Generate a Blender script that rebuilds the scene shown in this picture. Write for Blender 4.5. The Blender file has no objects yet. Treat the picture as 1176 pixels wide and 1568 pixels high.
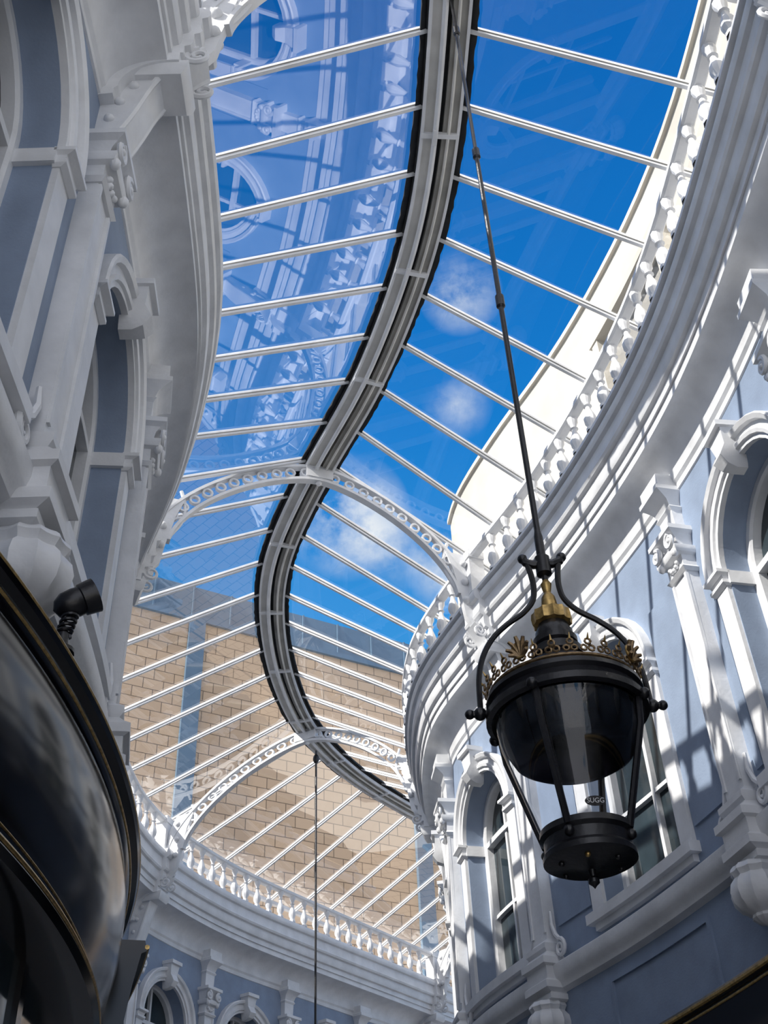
import bpy, math, random, bmesh
from mathutils import Vector, Matrix
CZ=1.6
pi=math.pi
# ------------------------------------------------------------ materials
def newmat(name):
    m=bpy.data.materials.new(name); m.use_nodes=True
    nt=m.node_tree; b=nt.nodes.get('Principled BSDF'); return m,nt,b
def paint(name,col,rough=.5,metal=0,var=.08,scale=3.0,bump=.0,bscale=40):
    m,nt,b=newmat(name)
    tc=nt.nodes.new('ShaderNodeTexCoord'); n=nt.nodes.new('ShaderNodeTexNoise')
    n.inputs['Scale'].default_value=scale; n.inputs['Detail'].default_value=6
    nt.links.new(tc.outputs['Object'],n.inputs['Vector'])
    r=nt.nodes.new('ShaderNodeValToRGB')
    r.color_ramp.elements[0].position=.3; r.color_ramp.elements[1].position=.65
    r.color_ramp.elements[0].color=tuple(c*(1-var) for c in col)+(1,)
    r.color_ramp.elements[1].color=tuple(min(1,c*(1+var*.4)) for c in col)+(1,)
    nt.links.new(n.outputs['Fac'],r.inputs['Fac']); nt.links.new(r.outputs['Color'],b.inputs['Base Color'])
    b.inputs['Roughness'].default_value=rough; b.inputs['Metallic'].default_value=metal
    if bump>0:
        n2=nt.nodes.new('ShaderNodeTexNoise'); n2.inputs['Scale'].default_value=bscale
        nt.links.new(tc.outputs['Object'],n2.inputs['Vector'])
        bp=nt.nodes.new('ShaderNodeBump'); bp.inputs['Strength'].default_value=bump; bp.inputs['Distance'].default_value=.02
        nt.links.new(n2.outputs['Fac'],bp.inputs['Height']); nt.links.new(bp.outputs['Normal'],b.inputs['Normal'])
    return m
WHITE=paint('white_paint',(.74,.75,.77),.42,var=.12,bump=.15,bscale=18)
BLUE=paint('bluegrey_paint',(.25,.315,.43),.6,bump=.1,var=.12)
CREAM=paint('cream_render',(.53,.50,.44),.8,var=.14,scale=.8)
GOLD=paint('gold_leaf',(.55,.37,.14),.36,metal=.85,var=.4,scale=30)
BRONZE=paint('aged_bronze',(.28,.19,.10),.42,metal=.7,var=.5,scale=40)
BLACK=paint('black_gloss_paint',(.004,.004,.006),.13,var=.2)
IRON=paint('black_iron',(.010,.010,.013),.3,bump=.1)
LEAD=paint('dark_lead',(.02,.022,.025),.7,var=.4,scale=8)
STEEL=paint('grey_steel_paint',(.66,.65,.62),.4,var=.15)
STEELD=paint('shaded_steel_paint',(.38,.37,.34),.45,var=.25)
NICHE=paint('niche_shade_grey',(.28,.27,.25),.7)  # recess shade put into the colour of the niche's back panel
FLOOR=paint('floor_stone',(.50,.48,.45),.5)
STRIP=paint('blue_grey_cladding',(.10,.17,.25),.5)
def glassmat(name,tint,k,base,rough=.01):
    m=bpy.data.materials.new(name); m.use_nodes=True; nt=m.node_tree; nt.nodes.clear()
    o=nt.nodes.new('ShaderNodeOutputMaterial'); t=nt.nodes.new('ShaderNodeBsdfTransparent'); g=nt.nodes.new('ShaderNodeBsdfGlossy')
    t.inputs['Color'].default_value=tint+(1,); g.inputs['Roughness'].default_value=rough
    f=nt.nodes.new('ShaderNodeLayerWeight'); f.inputs['Blend'].default_value=.5
    pw=nt.nodes.new('ShaderNodeMath'); pw.operation='POWER'; pw.inputs[1].default_value=4.0
    ma=nt.nodes.new('ShaderNodeMath'); ma.operation='MULTIPLY_ADD'; ma.inputs[1].default_value=k; ma.inputs[2].default_value=base; ma.use_clamp=True
    mx=nt.nodes.new('ShaderNodeMixShader')
    nt.links.new(f.outputs['Facing'],pw.inputs[0]); nt.links.new(pw.outputs[0],ma.inputs[0]); nt.links.new(ma.outputs[0],mx.inputs[0])
    nt.links.new(t.outputs[0],mx.inputs[1]); nt.links.new(g.outputs[0],mx.inputs[2]); nt.links.new(mx.outputs[0],o.inputs['Surface'])
    return m
ROOFGLASS=glassmat('roof_glass',(.98,.985,.99),.20,.11,.008)
ROOFGLASS2=glassmat('boosted_reflection_glass',(.98,.985,.99),.15,.28,.008)  # same glass, reflectivity raised to strengthen reflections on the left slope
LGLASS=glassmat('lantern_glass',(.95,.96,.98),.5,.06,.03)
SMOKE=glassmat('smoked_glass',(.05,.045,.06),.3,.03,.15)
WGLASS=paint('window_glass_dark',(.03,.045,.055),.06,var=.5,scale=1.5)
def tilemat():
    m,nt,b=newmat('tan_tile_cladding')
    tc=nt.nodes.new('ShaderNodeTexCoord'); sp=nt.nodes.new('ShaderNodeSeparateXYZ'); cb=nt.nodes.new('ShaderNodeCombineXYZ')
    nt.links.new(tc.outputs['Object'],sp.inputs[0]); nt.links.new(sp.outputs['X'],cb.inputs['X']); nt.links.new(sp.outputs['Z'],cb.inputs['Y'])
    br=nt.nodes.new('ShaderNodeTexBrick'); br.offset=0.5
    br.inputs['Color1'].default_value=(.58,.42,.28,1); br.inputs['Color2'].default_value=(.51,.365,.24,1); br.inputs['Mortar'].default_value=(.17,.12,.08,1)
    br.inputs['Scale'].default_value=1; br.inputs['Mortar Size'].default_value=.015; br.inputs['Brick Width'].default_value=.72; br.inputs['Row Height'].default_value=.40
    nt.links.new(cb.outputs[0],br.inputs['Vector']); nt.links.new(br.outputs['Color'],b.inputs['Base Color']); b.inputs['Roughness'].default_value=.75
    return m
TILE=tilemat()
# ------------------------------------------------------------ mesh builder
class MB:
    def __init__(s): s.v=[]; s.f=[]; s.m=[]
    def add(s,vs,fs,mat):
        o=len(s.v); s.v+= [tuple(v) for v in vs]
        for f in fs: s.f.append([i+o for i in f]); s.m.append(mat)
    def grid(s,rows,mat,cu=False,cv=False,caps=False):
        nr=len(rows); nc=len(rows[0]); vs=[p for r in rows for p in r]; fs=[]
        for i in range(nr if cu else nr-1):
            for j in range(nc if cv else nc-1):
                a=i*nc+j; b=i*nc+(j+1)%nc; c=((i+1)%nr)*nc+(j+1)%nc; d=((i+1)%nr)*nc+j
                fs.append([a,b,c,d])
        if caps: fs.append(list(range(nc))[::-1]); fs.append([(nr-1)*nc+j for j in range(nc)])
        s.add(vs,fs,mat)
    def box(s,fn,a0,a1,b0,b1,c0,c1,mat,na=1):
        rows=[]
        for i in range(na+1):
            a=a0+(a1-a0)*i/na
            rows.append([fn(a,b0,c0),fn(a,b1,c0),fn(a,b1,c1),fn(a,b0,c1)])
        s.grid(rows,mat,cv=True,caps=True)
    def tube(s,pts,r,mat,n=8,closed=False):
        pts=[Vector(p) for p in pts]; N=len(pts); rows=[]; up=None
        for i,p in enumerate(pts):
            if closed: t=pts[(i+1)%N]-pts[i-1]
            else: t=pts[min(i+1,N-1)]-pts[max(i-1,0)]
            if t.length<1e-9: t=Vector((0,0,1))
            t.normalize()
            if up is None:
                up=Vector((0,0,1)) if abs(t.z)<.9 else Vector((1,0,0))
            x=up-t*up.dot(t)
            if x.length<1e-6: x=t.orthogonal()
            x.normalize(); up=x; y=t.cross(x)
            rr=r[i] if isinstance(r,(list,tuple)) else r
            rows.append([p+(x*math.cos(2*pi*k/n)+y*math.sin(2*pi*k/n))*rr for k in range(n)])
        s.grid(rows,mat,cu=closed,cv=True,caps=not closed)
    def lathe(s,prof,mat,c=(0,0,0),n=16,flute=0,fn=0):
        rows=[]
        for r,z in prof:
            row=[]
            for k in range(n):
                a=2*pi*k/n; rr=r*(1+flute*math.cos(fn*a)) if flute else r
                row.append((c[0]+rr*math.cos(a),c[1]+rr*math.sin(a),c[2]+z))
            rows.append(row)
        s.grid(rows,mat,cv=True)
    def ball(s,c,r,mat,sz=1.0,n=10):
        s.lathe([(max(1e-4,r*math.sin(pi*i/8)),-r*sz*math.cos(pi*i/8)) for i in range(9)],mat,c,n)
    def obj(s,name,parent=None,ang=32,flat=False):
        me=bpy.data.meshes.new(name); me.from_pydata(s.v,[],s.f)
        used=[]
        for m in s.m:
            if m not in used: used.append(m)
        for m in used: me.materials.append(m)
        me.polygons.foreach_set('material_index',[used.index(m) for m in s.m])
        me.polygons.foreach_set('use_smooth',[not flat]*len(me.polygons))
        me.update()
        bm=bmesh.new(); bm.from_mesh(me); bmesh.ops.recalc_face_normals(bm,faces=bm.faces); bm.to_mesh(me); bm.free()
        if not flat: me.set_sharp_from_angle(angle=math.radians(ang))
        o=bpy.data.objects.new(name,me); bpy.context.scene.collection.objects.link(o)
        if parent: o.parent=parent
        return o
# ------------------------------------------------------------ plan curve of the arcade
CP=[(1.0,-5),(1.05,-2),(1.08,1),(1.06,3.5),(1.0,5.8),(.72,8.6),(-.12,11.3),(-1.0,13.15),(-1.98,15.7),(-2.26,18.2),(-2.12,20.6),(-1.72,22.3),(-.80,24.3),(.75,26.6),(2.3,28.8),(3.9,31.1),(5.9,33.9)]
def catmull(P,n=40):
    out=[]
    for i in range(len(P)-1):
        p0=P[max(i-1,0)];p1=P[i];p2=P[i+1];p3=P[min(i+2,len(P)-1)]
        for k in range(n):
            t=k/n
            out.append(tuple(.5*((2*p1[j])+(-p0[j]+p2[j])*t+(2*p0[j]-5*p1[j]+4*p2[j]-p3[j])*t*t+(-p0[j]+3*p1[j]-3*p2[j]+p3[j])*t**3) for j in (0,1)))
    out.append(P[-1]); return out
def resample(P,ds):
    L=[0]
    for a,b in zip(P,P[1:]): L.append(L[-1]+math.dist(a,b))
    n=int(L[-1]/ds); out=[]; j=0
    for i in range(n+1):
        s=i*ds
        while j<len(L)-2 and L[j+1]<s: j+=1
        f=(s-L[j])/max(1e-9,L[j+1]-L[j]); out.append((P[j][0]+(P[j+1][0]-P[j][0])*f,P[j][1]+(P[j+1][1]-P[j][1])*f))
    return out
DS=.05
C=resample(catmull(CP),DS)
for _ in range(2):
    W=12; C2=[]
    for i in range(len(C)):
        w=min(W,i,len(C)-1-i); seg=C[i-w:i+w+1]
        C2.append((sum(p[0] for p in seg)/len(seg),sum(p[1] for p in seg)/len(seg)))
    C=C2
C=resample(C,DS); SL=(len(C)-1)*DS
TN=[]
for i in range(len(C)):
    a=C[max(i-3,0)]; b=C[min(i+3,len(C)-1)]; d=math.dist(a,b); TN.append(((b[0]-a[0])/d,(b[1]-a[1])/d))
def CF(s):
    x=min(max(s/DS,0),len(C)-1.0001); i=int(x); f=x-i
    c=[C[i][k]*(1-f)+C[i+1][k]*f for k in (0,1)]; t=[TN[i][k]*(1-f)+TN[i+1][k]*f for k in (0,1)]
    return c,t
def s_at_y(y):
    return min(range(len(C)),key=lambda i:abs(C[i][1]-y))*DS
SW0,SW1=s_at_y(15.5),s_at_y(22.3)
def sm(x): x=min(1,max(0,x)); return x*x*(3-2*x)
def P(side,s,off,h):
    c,t=CF(s)
    if side<0: off=off+.88*sm((s-SW0)/(SW1-SW0))*min(1,max(0,(off-.4)/2.0))   # arcade widens on the outer bend
    return (c[0]+side*off*t[1],c[1]-side*off*t[0],h+CZ)
WOFF={-1:3.22,1:3.08}
WT={}; WP={}
for sd in (-1,1):
    pts=[P(sd,i*DS,WOFF[sd],0)[:2] for i in range(len(C))]; L=[0]; WP[sd]=pts
    for a,b in zip(pts,pts[1:]): L.append(L[-1]+math.dist(a,b))
    WT[sd]=L
def t2s(side,t):
    L=WT[side]; t=min(max(t,0),L[-1]-1e-6)
    lo,hi=0,len(L)-1
    while hi-lo>1:
        m=(lo+hi)//2
        if L[m]<=t: lo=m
        else: hi=m
    return (lo+(t-L[lo])/max(1e-9,L[lo+1]-L[lo]))*DS
def t_at_y(side,y):
    i=min(range(len(C)),key=lambda i:abs(WP[side][i][1]-y)); return WT[side][i]
def WL(side,t,h,d): return P(side,t2s(side,t),WOFF[side]-d,h)
def frange(a,b,step):
    n=max(1,int(math.ceil((b-a)/step))); return [a+(b-a)*i/n for i in range(n+1)]
def sweep(mb,side,prof,s0,s1,mat,closed=True,step=.15,doff=0):
    rows=[[P(side,s,o-doff,h) for o,h in prof] for s in frange(s0,s1,step)]
    mb.grid(rows,mat,cv=closed,caps=closed)
S_R1=s_at_y(13.15); S_R2=s_at_y(22.15); BAY=(S_R2-S_R1)/3
S0=0; S1=SL
names={-1:'left',1:'right'}
ST={}
ys={-1:[(-1.3,0),(1.9,0),(4.95,1),(8.1,0),(12.0,1),(15.5,0),(19.2,0),(23.3,1)],
     1:[(-1.5,0),(1.6,0),(4.5,1),(7.25,0),(10.3,0),(14.35,1),(17.1,0),(20.5,1)]}
for sd in (-1,1):
    L=[(t_at_y(sd,y),bool(r)) for y,r in ys[sd]]
    t=L[-1][0]; k=1
    while t+2.9<WT[sd][-1]-.3:
        t+=2.9; L.append((t,k==(4 if sd<0 else 3))); k+=1
    ST[sd]=L
# ------------------------------------------------------------ cornice
def corn(W):
    cove=[(W+.02,8.56),(W-.02,8.58),(W-.02,8.66)]
    for i in range(11):
        a=pi/2*i/10; cove.append((2.74+(W-.05-2.74)*math.cos(a),8.70+.40*math.sin(a)))
    return cove+[(2.70,9.10),(2.70,9.22),(2.67,9.22),(2.67,9.33),(2.62,9.35),(2.60,9.40),(2.60,9.54),(2.55,9.56),(2.53,9.60),(2.55,9.65),(2.55,9.82),(2.50,9.84),(2.48,9.88),(2.48,9.94),(2.51,10.0),(3.45,10.0),(3.45,8.56)]
BOF={-1:2.66,1:2.50}
for sd in (-1,1):
    W=WOFF[sd]; CORN=corn(W); BO=BOF[sd]
    mb=MB(); sweep(mb,sd,CORN,S0,S1,WHITE,step=.12)
    for t,rib in ST[sd]:
        if rib:
            pr=[(o-.10 if o<W-.01 else o,h-.004 if h<9.99 else h+.02) for o,h in CORN]
            rows=[[P(sd,t2s(sd,t+q),o,h) for o,h in pr] for q in (-.24,-.08,.08,.24)]
            mb.grid(rows,WHITE,cv=True,caps=True)
    mb.obj('cornice_'+names[sd])
    mb=MB()
    sweep(mb,sd,[(BO-.06,10.0),(BO-.06,10.05),(BO+.10,10.05),(BO+.10,10.0)],S0,S1,WHITE)
    sweep(mb,sd,[(BO-.05,10.69),(BO-.08,10.72),(BO-.08,10.78),(BO-.05,10.80),(BO+.06,10.80),(BO+.08,10.78),(BO+.08,10.72),(BO+.06,10.69)],S0,S1,WHITE)
    bp=[(.08,0),(.08,.05),(.045,.07),(.05,.09),(.085,.16),(.09,.22),(.07,.30),(.038,.39),(.034,.45),(.06,.46),(.034,.48),(.05,.54),(.07,.58),(.075,.65)]
    t=.2; T=WT[sd][-1]
    ribt=[q for q,r in ST[sd] if r]
    while t<T-.2:
        if all(abs(t-q)>.28 for q in ribt):
            p=P(sd,t2s(sd,t),BO,10.05); mb.lathe(bp,WHITE,p,n=10)
        t+=.46
    for q in ribt:
        f=lambda a,b,c:P(sd,t2s(sd,q+a),BO+.05+b,c)
        mb.box(f,-.15,.15,-.14,.12,10.03,10.70,WHITE)
        mb.box(f,-.18,.18,-.16,.12,10.68,10.82,WHITE)
    mb.obj('balustrade')
# ------------------------------------------------------------ walls & windows
SP=7.0
wn=1
for sd in (-1,1):
    wall=MB(); T=WT[sd][-1]
    ts=[t for t,_ in ST[sd]]; edges=[0]+ts+[T]
    f=lambda t,h,d,sd=sd:WL(sd,t,h,d)
    Z0,Z1=3.0,8.75; SILL=4.75
    for a,b in zip(edges,edges[1:]):
        if b-a<2.0:
            wall.grid([[f(t,Z0,0),f(t,Z1,0)] for t in frange(a,b,.2)],BLUE); continue
        tc=(a+b)/2; w=min(.85,(b-a)/2-.66)
        for (x0,x1) in ((a,tc-w),(tc+w,b)):
            wall.grid([[f(t,Z0,0),f(t,SILL,0),f(t,SP,0),f(t,Z1,0)] for t in frange(x0,x1,.15)],BLUE)
        wall.grid([[f(t,Z0,0),f(t,SILL,0)] for t in frange(tc-w,tc+w,.15)],BLUE)
        n=18; arc=[(tc-w*math.cos(pi*i/n),SP+w*math.sin(pi*i/n)) for i in range(n+1)]
        wall.grid([[f(t,h,0),f(t,Z1,0)] for t,h in arc],BLUE)
        out=[(tc-w,SILL)]+arc+[(tc+w,SILL)]
        mb=MB()
        mb.grid([[f(t,h,0),f(t,h,-.46)] for t,h in out+[out[0]]],BLUE)
        mb.grid([[f(t,SILL,-.40),f(t,h,-.40)] for t,h in arc],WGLASS)
        def ring(prof,n=18,full=True,mat=WHITE,lo=SILL):
            rows=[]
            if full: rows.append([f(tc-(w+r),lo,d) for r,d in prof])
            for i in range(n+1):
                an=pi-pi*i/n; rows.append([f(tc+(w+r)*math.cos(an),SP+(w+r)*math.sin(an),d) for r,d in prof])
            if full: rows.append([f(tc+(w+r),lo,d) for r,d in prof])
            mb.grid(rows,mat,cv=True,caps=True)
        ring([(0,-.40),(0,-.27),(-.07,-.27),(-.09,-.30),(-.09,-.40)])
        ring([(0,0),(0,.06),(.05,.06),(.06,.09),(.10,.10),(.11,.07),(.19,.07),(.20,.12),(.25,.14),(.27,.12),(.27,0)],full=False)
        for q in (-1,1):
            c=tc+q*(w+.13)
            mb.box(f,c-.12,c+.12,SILL,SP-.16,0,.05,WHITE)
            rows=[]
            for h,hw,d in ((SP-.18,.13,.06),(SP-.15,.15,.10),(SP-.11,.15,.10),(SP-.10,.13,.07),(SP-.05,.14,.09),(SP-.03,.17,.15),(SP+.01,.17,.15)):
                rows.append([f(c-hw,h,0),f(c-hw,h,d),f(c+hw,h,d),f(c+hw,h,0)])
            mb.grid(rows,WHITE,cv=True,caps=True)
            ce=tc+q*w
            mb.box(f,min(ce,ce-q*.04),max(ce,ce-q*.04),SP-.16,SP,-.40,0.02,WHITE)
        rows=[]
        for h,hw,d in ((SP+w-.16,.06,.10),(SP+w-.12,.08,.20),(SP+w-.02,.10,.27),(SP+w+.12,.12,.20),(SP+w+.32,.16,.22),(SP+w+.33,.19,.27),(SP+w+.40,.19,.27)):
            rows.append([f(tc-hw,h,-.02),f(tc-hw,h,d),f(tc+hw,h,d),f(tc+hw,h,-.02)])
        mb.grid(rows,WHITE,cv=True,caps=True)
        mb.box(f,tc-w,tc+w,SP-.05,SP+.03,-.40,-.30,WHITE,6)
        mb.box(f,tc-w,tc+w,5.86,5.91,-.40,-.33,WHITE,6)
        mb.box(f,tc-.03,tc+.03,SILL,SP+w*.99,-.40,-.33,WHITE)
        mb.box(f,tc-w-.3,tc+w+.3,SILL-.12,SILL,-.40,.14,WHITE,8)
        mb.box(f,tc-w-.22,tc+w+.22,SILL-.2,SILL-.12,-.05,.07,WHITE,8)
        mb.obj('window_%d'%wn); wn+=1
        pw=min(w+.15,(b-a)/2-.45)
        for (x0,x1,h0,h1) in ((tc-pw,tc+pw,3.95,4.0),(tc-pw,tc+pw,3.3,3.35)):
            wall.box(f,x0,x1,h0,h1,0,.03,BLUE,8)
        for x in (tc-pw,tc+pw): wall.box(f,x-.025,x+.025,3.3,4.0,0,.03,BLUE)
        for q in (-1,1):
            e=tc+q*(b-a)/2; x0=e-q*.27; x1=tc+q*(w+.30)
            lo,hi=min(x0,x1),max(x0,x1)
            if hi-lo>.08: wall.box(f,lo,hi,4.9,7.6,0,.025,BLUE,2)
    wall.obj('wall_'+names[sd])
    mb=MB(); W=WOFF[sd]
    sweep(mb,sd,[(W+.02,4.12),(W-.08,4.16),(W-.10,4.22),(W-.14,4.26),(W-.16,4.34),(W-.16,4.42),(W-.12,4.45),(W+.02,4.47)],S0,S1,WHITE)
    mb.obj('trim_%d'%(1 if sd<0 else 2))
# ------------------------------------------------------------ pilasters
def spiral(mb,fn,tc,hc,r0,d,sgn,mat,tr=.022,turns=1.7,r1=.02,a0=pi/2):
    pts=[]; rad=[]
    N=22
    for i in range(N+1):
        u=i/N; a=a0+sgn*2*pi*turns*u; r=r0+(r1-r0)*u
        pts.append(fn(tc+r*math.cos(a),hc+r*math.sin(a),d)); rad.append(tr*(1-.5*u))
    mb.tube(pts,rad,mat,n=6)
for sd in (-1,1):
    for tc,rib in ST[sd]:
        f=lambda t,h,d,sd=sd:WL(sd,t,h,d)
        mb=MB()
        def stack(L,mat=WHITE,dd0=0):
            rows=[]
            for h,hw,d in L: rows.append([f(tc-hw,h,dd0),f(tc-hw,h,d),f(tc+hw,h,d),f(tc+hw,h,dd0)])
            mb.grid(rows,mat,cv=True,caps=True)
        stack([(4.02,.20,.20),(4.04,.24,.24),(4.10,.24,.24),(4.12,.22,.22),(4.16,.27,.30),(4.24,.27,.30),(4.27,.24,.26),(4.42,.24,.26),(4.44,.28,.31),(4.52,.28,.31),(4.56,.24,.25),(4.60,.22,.21),(4.64,.24,.24),(4.70,.24,.24),(4.74,.19,.17),(4.77,.18,.15)])
        stack([(4.77,.175,.15),(7.42,.165,.14)])
        for q in (-1,1): mb.box(f,tc+q*.15-.02,tc+q*.15+.02,4.85,7.38,.13,.17,WHITE)
        stack([(7.40,.18,.17),(7.44,.21,.20),(7.48,.18,.17),(7.62,.18,.17),(7.64,.22,.24),(7.68,.24,.26),(7.72,.24,.26),(7.74,.19,.18),(7.84,.20,.20),(7.90,.22,.24),(7.93,.27,.30),(7.99,.27,.30),(8.00,.20,.18)])
        for q in (-1,1):
            spiral(mb,f,tc+q*.17,7.80,.095,.27,q,WHITE,tr=.03)
            mb.ball(f(tc+q*.17,7.80,.27),.035,WHITE)
            mb.ball(f(tc+q*.17,7.64,.24),.045,WHITE,1.3)
        for i in range(5):
            a=pi*(i+.5)/5; mb.ball(f(tc+.09*math.cos(a),7.58-.07*math.sin(a),.19),.03,WHITE)
        if rib:
            K=WOFF[sd]-2.54
            prof=[]
            for i in range(13):
                u=i/12; prof.append((8.0+1.45*u,.16+(K-.02)*u**1.6+.05*math.sin(u*2*pi)))
            rows=[[f(tc-.14,h,0),f(tc-.14,h,d),f(tc+.14,h,d),f(tc+.14,h,0)] for h,d in prof]
            mb.grid(rows,WHITE,cv=True,caps=True)
            for q in (-1,1):
                mb.tube([f(tc+q*.14,h,d-.02) for h,d in prof],.03,WHITE,6)
                for hh,dd in ((8.35,.1),(8.6,.16),(8.85,.25),(9.05,.36)):
                    mb.ball(f(tc+q*.14,hh,dd),.045,WHITE)
            spiral(mb,lambda x,h,d:f(tc+d,h,x),K+.08,9.30,.12,.16,1,WHITE,tr=.03)
            spiral(mb,lambda x,h,d:f(tc+d,h,x),K+.08,9.30,.12,-.16,1,WHITE,tr=.03)
            stack([(8.95,.19,K-.04),(9.0,.22,K),(9.12,.22,K+.02),(9.16,.18,K-.02)],dd0=.1)
        else:
            stack([(8.0,.15,.12),(8.30,.16,.13),(8.34,.19,.16),(8.38,.16,.14),(8.46,.18,.17),(8.52,.21,.24),(8.56,.24,.30),(8.62,.24,.30),(8.64,.22,.26),(8.80,.22,.26)])
        c=f(tc,0,.15)
        mb.lathe([(.19,4.04),(.22,4.01),(.23,3.98),(.21,3.95),(.20,3.93),(.25,3.87),(.27,3.79),(.255,3.70),(.20,3.62),(.12,3.58),(.13,3.55),(.08,3.50),(.001,3.47)],WHITE,(c[0],c[1],CZ),n=36,flute=.05,fn=12)
        for q in (-1,1):
            spiral(mb,f,tc+q*.37,4.60,.11,.10,-q,WHITE,tr=.03,a0=pi/2)
            mb.tube([f(tc+q*.37,4.71,.10),f(tc+q*.30,4.78,.10),f(tc+q*.24,4.92,.10),f(tc+q*.22,5.1,.08)],[.03,.03,.028,.02],WHITE,6)
        mb.obj('pilaster')
# ------------------------------------------------------------ roof
RX,RH=.22,12.18; EX,EH=3.15,10.62
sb=3*BAY/10
for sd in (-1,1):
    mb=MB()
    ss=[S_R1+k*sb for k in range(-25,40) if S0<=S_R1+k*sb<=S1]
    G=ROOFGLASS2 if sd<0 else ROOFGLASS
    for a,b in zip(ss,ss[1:]):
        mb.add([P(sd,a,RX,RH),P(sd,a,EX,EH),P(sd,b,EX,EH),P(sd,b,RX,RH)],[[0,1,2,3]],G)
        mb.add([P(sd,a,EX,EH),P(sd,a,EX,10.2),P(sd,b,EX,10.2),P(sd,b,EX,EH)],[[0,1,2,3]],ROOFGLASS)
    mb.obj('roof_glazing',flat=True)
    mb=MB()
    sweep(mb,sd,[(3.10,10.0),(3.10,10.2),(3.25,10.2),(3.25,10.0)],S0,S1,WHITE)
    sweep(mb,sd,[(3.10,10.57),(3.10,10.65),(3.2,10.65),(3.2,10.57)],S0,S1,WHITE)
    for s in ss:
        c,t=CF(s); tv=Vector((t[0],t[1],0))
        a=Vector(P(sd,s,RX-.02,RH)); b=Vector(P(sd,s,EX,EH)); n=(b-a).normalized().cross(tv)
        if n.z>0: n=-n
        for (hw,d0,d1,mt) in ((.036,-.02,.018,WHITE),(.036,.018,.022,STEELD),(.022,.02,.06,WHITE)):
            rows=[]
            for p in (a,b): rows.append([p-tv*hw+n*d0,p+tv*hw+n*d0,p+tv*hw+n*d1,p-tv*hw+n*d1])
            mb.grid(rows,mt,cv=True,caps=True)
        f2=lambda a_,b_,c_:Vector(P(sd,s,EX-.03+b_,c_))+tv*a_
        mb.box(f2,-.03,.03,0,.06,10.2,10.6,WHITE)
    mb.obj('glazing_bars')
mb=MB()
for sd in (-1,1):
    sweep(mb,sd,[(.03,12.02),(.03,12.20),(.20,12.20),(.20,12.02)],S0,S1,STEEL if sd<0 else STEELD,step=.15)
    sweep(mb,sd,[(.20,11.99),(.20,12.06),(.235,12.06),(.235,11.99)],S0,S1,WHITE,step=.15)
    sweep(mb,sd,[(.20,12.08),(.20,12.19),(.25,12.16),(.25,12.10)],S0,S1,LEAD,step=.15)
    s=S0+.01; random.seed(5+sd)
    while s<S1-1:
        w=.31+random.random()*.03
        rows=[[P(sd,q,.235,12.125),P(sd,q,w+random.uniform(-.010,.010),12.07),P(sd,q,w,12.11),P(sd,q,.235,12.165)] for q in frange(s,s+sb-.03,.1)]
        mb.grid(rows,LEAD,cv=True,caps=True); s+=sb
mb.tube([P(-1,s,.06,11.98) for s in frange(S0,S1,.3)],.034,WHITE,8)
mb.tube([P(1,s,.10,11.99) for s in frange(S0,S1,.3)],.020,STEEL,8)
sweep(mb,1,[(-.03,12.1),(-.03,12.25),(.03,12.25),(.03,12.1)],S0,S1,LEAD,step=.3)
s=S_R1-6*BAY
while s<S1-.2:
    if s>.2:
        f=lambda a,b,c:P(1,s+a,b,c)
        mb.box(f,-.03,.03,-.23,.23,11.97,12.03,WHITE)
        mb.box(f,-.10,.10,-.09,-.04,11.93,12.0,WHITE)
    s+=BAY/1.5
mb.obj('roof_ridge')
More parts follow.
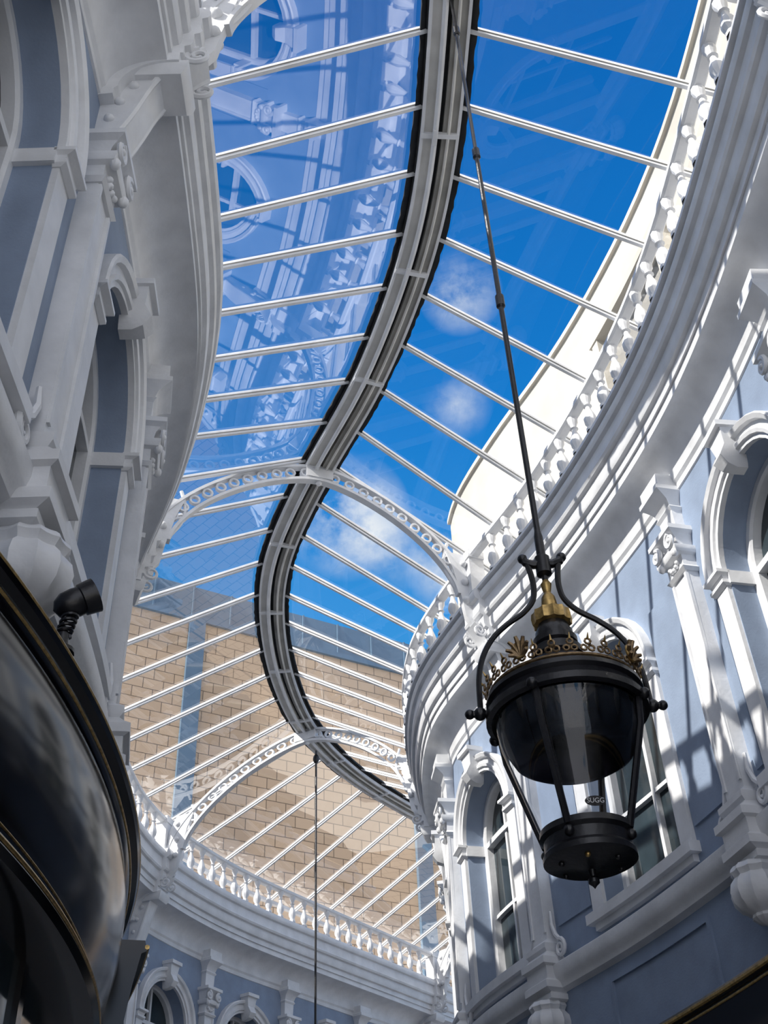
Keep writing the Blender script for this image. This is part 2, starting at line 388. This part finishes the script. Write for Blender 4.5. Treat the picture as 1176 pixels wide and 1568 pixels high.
# ribs (left and right halves follow each side's own span)
RB=2.04; RP=1.55
def ribcurve(a,b,base,x):
    u=min(1,abs(x)/a); return base+b*(1-u**RP)**(1/RP)
LR=[t for t,r in ST[-1] if r]; RR=[t for t,r in ST[1] if r]
for tl,tr_ in zip(LR,RR):
    sl,sr=t2s(-1,tl),t2s(1,tr_)
    A=Vector(P(-1,sl,2.5,0)); B=Vector(P(1,sr,2.5,0)); A.z=B.z=0
    best=None
    for i in range(int(min(sl,sr)/DS)-40,int(max(sl,sr)/DS)+40):
        if 0<=i<len(C):
            q=Vector((C[i][0],C[i][1],0)); n_=(B-A).normalized(); dd=(q-A)-n_*(q-A).dot(n_)
            if best is None or dd.length<best[0]: best=(dd.length,A+n_*(q-A).dot(n_))
    mid0=best[1]; dx=(B-A).normalized(); tv=Vector((-dx.y,dx.x,0)); scl=(mid0-A).length/2.5; scr=(B-mid0).length/2.5; mb=MB()
    def pl(x,h,d=0):
        v=mid0+dx*(x*(scl if x<0 else scr))+tv*d; return Vector((v.x,v.y,h+CZ))
    def chord(a,b,base,th,hw,n=48):
        rows=[]
        for i in range(n+1):
            x=-a*math.cos(pi*i/n); h=ribcurve(a,b,base,x)
            x2=-(a-th)*math.cos(pi*i/n); h2=ribcurve(a-th,b-th,base,x2)
            rows.append([pl(x,h,-hw),pl(x,h,hw),pl(x2,h2,hw),pl(x2,h2,-hw)])
        mb.grid(rows,WHITE,cv=True,caps=True)
    chord(2.56,RB,10.02,.05,.06)
    chord(2.28,RB-.26,10.02,.05,.06)
    mid=[]
    for i in range(401):
        x=-2.415*math.cos(pi*i/400); mid.append((x,ribcurve(2.415,RB-.145,10.02,x)))
    L=0; nxt=.25; prev=mid[0]
    for p in mid[1:]:
        L+=math.dist(p,prev); prev=p
        if L>=nxt:
            r=.085; rows=[]
            for k in range(12):
                a=2*pi*k/12; cx,sx=math.cos(a),math.sin(a)
                rows.append([pl(p[0]+r*cx,p[1]+r*sx,-.03),pl(p[0]+r*cx,p[1]+r*sx,.03),pl(p[0]+(r-.03)*cx,p[1]+(r-.03)*sx,.03),pl(p[0]+(r-.03)*cx,p[1]+(r-.03)*sx,-.03)])
            mb.grid(rows,WHITE,cu=True,cv=True)
            nxt+=.25
    f=lambda a,b,c_:pl(b,c_,a)
    mb.box(f,-.07,.07,-.22,.22,11.80,11.98,WHITE)
    mb.lathe([(.001,11.68),(.03,11.69),(.05,11.72),(.03,11.75),(.06,11.78),(.06,11.9)],WHITE,(mid0.x,mid0.y,CZ),n=12)
    for q in (-1,1):
        rows=[]
        for h,x0,x1 in ((9.45,2.44,2.52),(9.6,2.34,2.52),(9.9,2.30,2.5),(10.1,2.26,2.54),(10.5,2.18,2.52),(10.8,2.08,2.40)):
            rows.append([pl(q*x0,h,-.045),pl(q*x1,h,-.045),pl(q*x1,h,.045),pl(q*x0,h,.045)])
        mb.grid(rows,WHITE,cv=True,caps=True)
        for hh in (9.9,10.25,10.6):
            for d in (-.06,.06): mb.ball(pl(q*2.36,hh,d),.06,WHITE)
        pts=[pl(q*(2.26-.14*math.sin(pi*i/10)-.012*i),10.1+.9*i/10,0) for i in range(11)]
        mb.tube(pts,.03,WHITE,6)
    mb.obj('arch_rib')
# ------------------------------------------------------------ outside
s_end=s_at_y(16.8)
mb=MB()
rows=[[P(1,s,3.50,9.9),P(1,s,3.50,14.1),P(1,s,3.85,14.1),P(1,s,3.85,9.9)] for s in frange(0,s_end,.4)]
mb.grid(rows,CREAM,cv=True,caps=True)
sweep(mb,1,[(3.44,14.03),(3.44,14.13),(3.9,14.13),(3.9,14.03)],0,s_end,CREAM,step=.4)
sa=s_at_y(8.6); sbb=s_at_y(10.2)
f=lambda a,b,c:P(1,a,b,c)
for q in (sa,sbb): mb.box(f,q,q+.14,3.22,3.5,10.1,12.6,CREAM)
mb.box(f,sa-.05,sbb+.19,3.20,3.5,12.6,12.72,CREAM,6)
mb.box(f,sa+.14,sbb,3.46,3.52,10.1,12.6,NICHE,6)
mb.obj('parapet_wall')
mb=MB()
idf=lambda a,b,c:(a,b,c)
mb.box(idf,-25,30,0,8,0,23.3+CZ,TILE)
mb.box(idf,-25,30,.4,8,23.3+CZ,25.0+CZ,STRIP)
for x in (-6.9,2.08,11.07,20.0): mb.box(idf,x-.3,x+.3,-.15,0,0,23.3+CZ,STRIP)
mb.box(idf,-25,30,-.12,.0,23.15+CZ,23.35+CZ,STRIP)
for i in range(37): mb.box(idf,-25+i*1.5-.03,-25+i*1.5+.03,.34,.4,23.3+CZ,25.0+CZ,STRIP)
o=mb.obj('office_building'); o.location=(-8.8,32.3,0); o.rotation_euler=(0,0,math.radians(30))
mb=MB(); mb.add([(-40,-30,0),(40,-30,0),(40,60,0),(-40,60,0)],[[0,1,2,3]],FLOOR); mb.obj('floor')
# ------------------------------------------------------------ shop fascias
mb=MB()
FP=[(2.62,3.10),(2.60,3.02),(2.64,3.0),(2.68,2.8),(2.72,2.5),(2.68,2.2),(2.64,2.1),(2.64,2.02),(3.05,2.02),(3.07,3.10)]
sweep(mb,1,FP,S0,S1,BLACK)
for o_,h_,r_ in ((2.60,3.05,.022),(2.64,2.98,.012),(2.63,2.06,.018)):
    mb.tube([P(1,s,o_,h_) for s in frange(S0,S1,.3)],r_,GOLD,6)
mb.grid([[P(1,s,2.95,-1.6),P(1,s,2.95,2.05)] for s in frange(S0,S1,.5)],WGLASS)
for t,_ in ST[1]:
    f=lambda a,b,c:P(1,t2s(1,t)+a,2.7+b,c)
    mb.box(f,-.15,.15,0,.3,-1.6,2.05,BLACK)
mb.obj('shop_fascia')
mb=MB(); cx,cy,R=-10.36,5.3,8.8
def cp(a,o_,h): return (cx+(R+o_)*math.cos(a),cy+(R+o_)*math.sin(a),h+CZ)
A=[math.radians(-36+72*i/90) for i in range(91)]
prof=[(-.55,3.06),(0,3.06),(.015,3.03),(0,3.0),(-.04,2.98),(-.05,2.93),(-.07,2.90),(-.05,2.75),(-.06,2.55),(-.10,2.35),(-.16,2.2),(-.18,2.12),(-.14,2.10),(-.13,2.05),(-.16,2.02),(-.25,2.0),(-.55,2.0)]
mb.grid([[cp(a,o_,h) for o_,h in prof] for a in A],BLACK,cv=True,caps=True)
for o_,h_,r_ in ((.005,3.035,.013),(-.045,2.955,.010),(-.135,2.075,.012),(-.17,2.16,.007)):
    mb.tube([cp(a,o_,h_) for a in A],r_,GOLD,8)
mb.grid([[cp(a,-.5,-1.6),cp(a,-.5,2.02)] for a in A],WGLASS)
for i in range(0,91,10):
    a=A[i]; a2=a+.012
    mb.grid([[cp(x,-.40,-1.6),cp(x,-.40,2.02),cp(x,-.5,2.02),cp(x,-.5,-1.6)] for x in (a,a2)],BLACK,cv=True,caps=True)
mb.obj('shop_fascia')
mb=MB()
mb.grid([[P(-1,s,3.0,-1.6),P(-1,s,3.0,3.02)] for s in frange(S0,S1,.5)],WGLASS)
sA=s_at_y(9.5)
sweep(mb,-1,[(o+.1 if o>3 else o,h) for o,h in FP],sA,S1,BLACK)
mb.tube([P(-1,s,2.60,3.05) for s in frange(sA,S1,.3)],.02,GOLD,6)
mb.obj('shop_fascia')
# lamp on left fascia
mb=MB(); base=Vector((-1.64,4.62,3.065+CZ))
mb.lathe([(.001,0),(.07,0),(.07,.02),(.035,.03),(.03,.12)],IRON,base,n=14)
pts=[]
ax=Vector((.12,.05,.85)).normalized()
for i in range(61):
    a=i/60*2*pi*5; pts.append(base+Vector((0,0,.10))+ax*(.16*i/60)+Vector((math.cos(a)*.035,math.sin(a)*.035,0)))
mb.tube(pts,.010,IRON,6)
b0=base+Vector((0,0,.10))+ax*.16
d=Vector((.75,.15,.45)).normalized(); b0=b0-d*.09+Vector((0,0,.05)); X=d.orthogonal().normalized(); Y=d.cross(X)
rows=[]
for r,z in ((.001,-.02),(.045,0),(.072,.04),(.078,.10),(.075,.13),(.085,.135),(.092,.21),(.085,.212),(.06,.16),(.001,.15)):
    rows.append([b0+d*z+(X*math.cos(2*pi*k/20)+Y*math.sin(2*pi*k/20))*r for k in range(20)])
mb.grid(rows,IRON,cv=True)
mb.obj('spot_lamp')
# ------------------------------------------------------------ lantern
LX,LY=1.0,5.7
em=bpy.data.objects.new('hanging_lantern',None); em.location=(LX,LY,CZ); bpy.context.scene.collection.objects.link(em)
mb=MB()
mb.tube([(0,0,12.0),(0,0,9.0)],.018,IRON,8); mb.tube([(0,0,9.0),(0,0,4.25)],.021,IRON,10)
for z in (11.3,9.0,6.9): mb.lathe([(.022,-.08),(.036,-.06),(.036,.06),(.022,.08)],IRON,(0,0,z),12)
mb.lathe([(.022,4.55),(.03,4.5),(.03,4.35),(.05,4.33),(.05,4.2),(.02,4.18),(.018,4.05)],IRON,(0,0,0),12)
mb.obj('hanging_rod',em)
mb=MB()
for q in (-1,1):
    mb.tube([(0,0,4.29),(q*.06,0,4.28),(q*.11,0,4.30),(q*.125,0,4.34)],[.035,.03,.028,.03],IRON,8)
    mb.ball((q*.125,0,4.33),.033,IRON)
    P4=[(q*.10,4.29),(q*.085,4.20),(q*.08,4.10),(q*.10,4.00),(q*.17,3.91),(q*.28,3.83),(q*.38,3.73),(q*.45,3.60),(q*.485,3.45),(q*.495,3.25)]
    cc=catmull(P4,6)
    mb.tube([(p[0],0,p[1]) for p in cc],[.020-.003*i/len(cc) for i in range(len(cc))],IRON,8)
    mb.ball((q*.50,0,3.22),.04,IRON,1.0)
    mb.tube([(q*.40,0,3.22),(q*.55,0,3.22)],.022,IRON,8)
    mb.ball((q*.56,0,3.22),.03,IRON)
mb.obj('bracket',em)
mb=MB()
Zs=lambda L:[(r,3.3+(z-3.3)*1.32) for r,z in L]
mb.lathe(Zs([(.010,4.0),(.014,3.95),(.035,3.92),(.028,3.89),(.022,3.87),(.045,3.84),(.05,3.80),(.045,3.77)]),GOLD,(0,0,0),20)
mb.lathe(Zs([(.045,3.77),(.08,3.765),(.115,3.75),(.12,3.72),(.115,3.69),(.09,3.68)]),GOLD,(0,0,0),36,flute=.06,fn=12)
mb.lathe(Zs([(.09,3.69),(.10,3.66),(.115,3.64),(.115,3.61),(.135,3.60),(.135,3.57),(.12,3.56),(.155,3.54),(.16,3.50),(.14,3.49),(.20,3.45),(.28,3.41),(.36,3.35),(.41,3.30)]),IRON,(0,0,0),36)
mb.lathe([(.41,3.30),(.455,3.30),(.46,3.27),(.44,3.25),(.45,3.22),(.47,3.20),(.47,3.16),(.44,3.15),(.42,3.16),(.41,3.30)],IRON,(0,0,0),48)
mb.obj('cap',em)
mb=MB()
mb.tube([(.43*math.cos(2*pi*i/48),.43*math.sin(2*pi*i/48),3.33) for i in range(48)],.012,BRONZE,6,closed=True)
for i in range(28):
    a=2*pi*i/28; ca,sa_=math.cos(a),math.sin(a)
    def g(u,z,o=0): return ((.435+o)*ca-u*sa_,(.435+o)*sa_+u*ca,z)
    for (u,z,r) in ((-.022,3.36,.018),(.022,3.36,.018),(0,3.395,.018)):
        mb.tube([g(u+r*math.cos(2*pi*k/8),z+r*math.sin(2*pi*k/8),(z-3.33)*.35) for k in range(8)],.007,BRONZE,5,closed=True)
    mb.tube([g(0,3.41,.03),g(0,3.44,.045)],[.008,.002],GOLD,5)
for i in range(4):
    a=2*pi*(i+.5)/4+.15; ca,sa_=math.cos(a),math.sin(a)
    def g(u,z,o=0): return ((.45+o)*ca-u*sa_,(.45+o)*sa_+u*ca,z)
    for k in range(7):
        b=pi*(k+.0)/6; L_=.06+.045*math.sin(b)
        mb.tube([g(0,3.36,.0),g(L_*.6*math.cos(b),3.38+L_*.7*math.sin(b),.02),g(L_*math.cos(b),3.38+L_*math.sin(b),.04)],[.010,.015,.010],BRONZE,6)
    mb.tube([g(.05*math.cos(2*pi*k/12),3.41+.05*math.sin(2*pi*k/12),.01) for k in range(12)],.009,GOLD,6,closed=True)
mb.obj('crown_gallery',em)
mb=MB()
mb.lathe([(.425,3.16),(.40,3.0),(.235,2.44)],LGLASS,(0,0,0),48)
mb.obj('glass_body',em)
mb=MB()
mb.lathe([(.400,3.17),(.392,3.08),(.375,2.99),(.34,2.92),(.28,2.885),(.15,2.87),(.001,2.865)],SMOKE,(0,0,0),40)
mb.obj('smoked_bowl',em)
mb=MB()
mb.lathe([(.40,3.20),(.38,3.21),(.001,3.25)],IRON,(0,0,0),30)
mb.lathe([(.05,3.2),(.05,3.05),(.035,3.03),(.03,2.98),(.001,2.97)],STEELD,(0,0,0),16)
for q in (0,1,2): 
    a=2*pi*q/3; mb.tube([(.13*math.cos(a),.13*math.sin(a),3.2),(.13*math.cos(a),.13*math.sin(a),3.08)],.03,STEELD,10)
mb.obj('lamp_holder',em)
mb=MB()
for i in range(4):
    a=math.radians(-120+90*i); ca,sa_=math.cos(a),math.sin(a)
    mb.tube([(.435*ca,.435*sa_,3.18),(.415*ca,.415*sa_,3.0),(.245*ca,.245*sa_,2.44)],[.022,.020,.020],IRON,8)
    mb.ball((.47*ca,.47*sa_,3.17),.035,IRON)
    mb.ball((.245*ca,.245*sa_,2.40),.03,IRON)
mb.lathe([(.215,2.48),(.25,2.475),(.255,2.44),(.235,2.42),(.235,2.36),(.25,2.34),(.25,2.31),(.22,2.295),(.10,2.285),(.06,2.27),(.03,2.265),(.001,2.265)],IRON,(0,0,0),40)
mb.lathe([(.02,2.27),(.015,2.23),(.03,2.215),(.03,2.195),(.012,2.18),(.001,2.165)],IRON,(0,0,0),14)
for k in range(6):
    a=2*pi*k/6+.3; mb.ball((.17*math.cos(a),.17*math.sin(a),2.285),.016,GOLD if k==4 else IRON)
mb.obj('frame',em)
mb=MB()
an=math.radians(-84)
pc=Vector((.262*math.cos(an),.262*math.sin(an),2.53)); tx=Vector((-math.sin(an),math.cos(an),0)); nn=Vector((math.cos(an),math.sin(an),-.25)).normalized(); ty=nn.cross(tx)
pp=[pc+tx*(.055*math.cos(2*pi*k/24))+ty*(.026*math.sin(2*pi*k/24)) for k in range(24)]
mb.grid([pp,[p+nn*.008 for p in pp]],IRON,cv=True,caps=True)
mb.obj('name_plate',em)
tcu=bpy.data.curves.new('plate_lettering','FONT'); tcu.body='SUGG'; tcu.size=.036; tcu.align_x='CENTER'; tcu.align_y='CENTER'; tcu.extrude=.001
to=bpy.data.objects.new('plate_lettering',tcu); bpy.context.scene.collection.objects.link(to); tcu.materials.append(WHITE); to.parent=em
M=Matrix((tx,ty,nn)).transposed().to_4x4(); M.translation=pc+nn*.011; to.matrix_local=M
c,_=CF(S_R2)
em2=bpy.data.objects.new('hanging_lantern',None); em2.location=(c[0],c[1],CZ); bpy.context.scene.collection.objects.link(em2)
mb=MB(); mb.tube([(0,0,11.8),(0,0,4.2)],.022,IRON,8); mb.ball((0,0,11.6),.07,IRON,1.6); mb.obj('hanging_rod',em2)
mb=MB(); mb.lathe([(.02,4.2),(.06,3.9),(.12,3.7),(.2,3.5),(.42,3.3),(.46,3.2),(.42,3.1),(.24,2.45),(.25,2.32),(.001,2.25)],IRON,(0,0,0),24); mb.obj('lantern_body',em2)
# ------------------------------------------------------------ world
w=bpy.data.worlds.new('sky'); bpy.context.scene.world=w; w.use_nodes=True; nt=w.node_tree; nt.nodes.clear()
def N(t): return nt.nodes.new(t)
lk=nt.links.new
out=N('ShaderNodeOutputWorld'); bg=N('ShaderNodeBackground'); tc=N('ShaderNodeTexCoord'); sp=N('ShaderNodeSeparateXYZ')
lk(tc.outputs['Generated'],sp.inputs[0])
ramp=N('ShaderNodeValToRGB'); e=ramp.color_ramp.elements
e[0].position=0; e[0].color=(.36,.60,.93,1); e[1].position=.95; e[1].color=(.003,.12,.48,1)
x=ramp.color_ramp.elements.new(.50); x.color=(.06,.38,.86,1)
x=ramp.color_ramp.elements.new(.70); x.color=(.010,.23,.70,1)
lk(sp.outputs['Z'],ramp.inputs['Fac'])
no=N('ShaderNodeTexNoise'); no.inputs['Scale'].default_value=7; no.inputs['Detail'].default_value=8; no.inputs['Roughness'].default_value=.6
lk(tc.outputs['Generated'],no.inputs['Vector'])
def dirn(px,py):
    r=math.radians(2.77); u=px-588; v=784-py; u1=u*math.cos(r)+v*math.sin(r); v1=v*math.cos(r)-u*math.sin(r)
    e_=math.radians(40); return Vector((u1,1700*math.cos(e_)-v1*math.sin(e_),1700*math.sin(e_)+v1*math.cos(e_))).normalized()
def blobs(Ls,thr0,thr1,noise,col,base):
    acc=None
    for (d_,rad,st) in Ls:
        ds=N('ShaderNodeVectorMath'); ds.operation='DISTANCE'; ds.inputs[1].default_value=d_; lk(tc.outputs['Generated'],ds.inputs[0])
        mr=N('ShaderNodeMapRange'); mr.inputs['From Min'].default_value=0; mr.inputs['From Max'].default_value=rad; mr.inputs['To Min'].default_value=st; mr.inputs['To Max'].default_value=0
        lk(ds.outputs['Value'],mr.inputs['Value'])
        if acc is None: acc=mr.outputs[0]
        else:
            ad=N('ShaderNodeMath'); ad.operation='ADD'; lk(acc,ad.inputs[0]); lk(mr.outputs[0],ad.inputs[1]); acc=ad.outputs[0]
    ns=N('ShaderNodeMapRange'); ns.inputs['From Min'].default_value=thr0; ns.inputs['From Max'].default_value=thr1; lk(noise.outputs['Fac'],ns.inputs['Value'])
    mu=N('ShaderNodeMath'); mu.operation='MULTIPLY'; mu.use_clamp=True; lk(acc,mu.inputs[0]); lk(ns.outputs[0],mu.inputs[1])
    mix=N('ShaderNodeMixRGB'); mix.inputs['Color2'].default_value=col
    lk(mu.outputs[0],mix.inputs['Fac']); lk(base,mix.inputs['Color1']); return mix.outputs['Color']
no2=N('ShaderNodeTexNoise'); no2.inputs['Scale'].default_value=16; no2.inputs['Detail'].default_value=8; no2.inputs['Roughness'].default_value=.62
lk(tc.outputs['Generated'],no2.inputs['Vector'])
c1=blobs([(dirn(705,450),.038,1.1),(dirn(700,620),.033,.7),(dirn(530,790),.060,1.4),(dirn(690,870),.042,1.2),(dirn(605,840),.04,.7)],.38,.66,no2,(.88,.94,1.0,1),ramp.outputs['Color'])
c2=blobs([(Vector((0,-1,.5)).normalized(),1.25,4.0)],.36,.5,no,(1.15,1.18,1.30,1),c1)  # unseen bright clouds behind the camera, added as fill light
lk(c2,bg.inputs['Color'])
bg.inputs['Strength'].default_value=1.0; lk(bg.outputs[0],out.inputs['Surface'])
sun=bpy.data.lights.new('sun','SUN'); sun.energy=8.6; sun.angle=math.radians(.5); sun.color=(1,.95,.87)
so=bpy.data.objects.new('sun',sun); bpy.context.scene.collection.objects.link(so)
so.rotation_euler=Vector((-.62,-.42,.62)).normalized().to_track_quat('Z','Y').to_euler()
# ------------------------------------------------------------ camera
cam=bpy.data.cameras.new('camera'); co=bpy.data.objects.new('camera',cam); bpy.context.scene.collection.objects.link(co)
cam.sensor_fit='VERTICAL'; cam.sensor_height=24; cam.sensor_width=18; cam.lens=24*1700/1568; cam.clip_end=500; cam.clip_start=.05
e_=math.radians(40); r=math.radians(2.77)
r0=Vector((1,0,0)); u0=Vector((0,-math.sin(e_),math.cos(e_))); F=Vector((0,math.cos(e_),math.sin(e_)))
rt=r0*math.cos(r)-u0*math.sin(r); up=r0*math.sin(r)+u0*math.cos(r)
M=Matrix((rt,up,-F)).transposed().to_4x4(); M.translation=(0,0,CZ); co.matrix_world=M
bpy.context.scene.camera=co
bpy.context.scene.view_settings.view_transform='Standard'
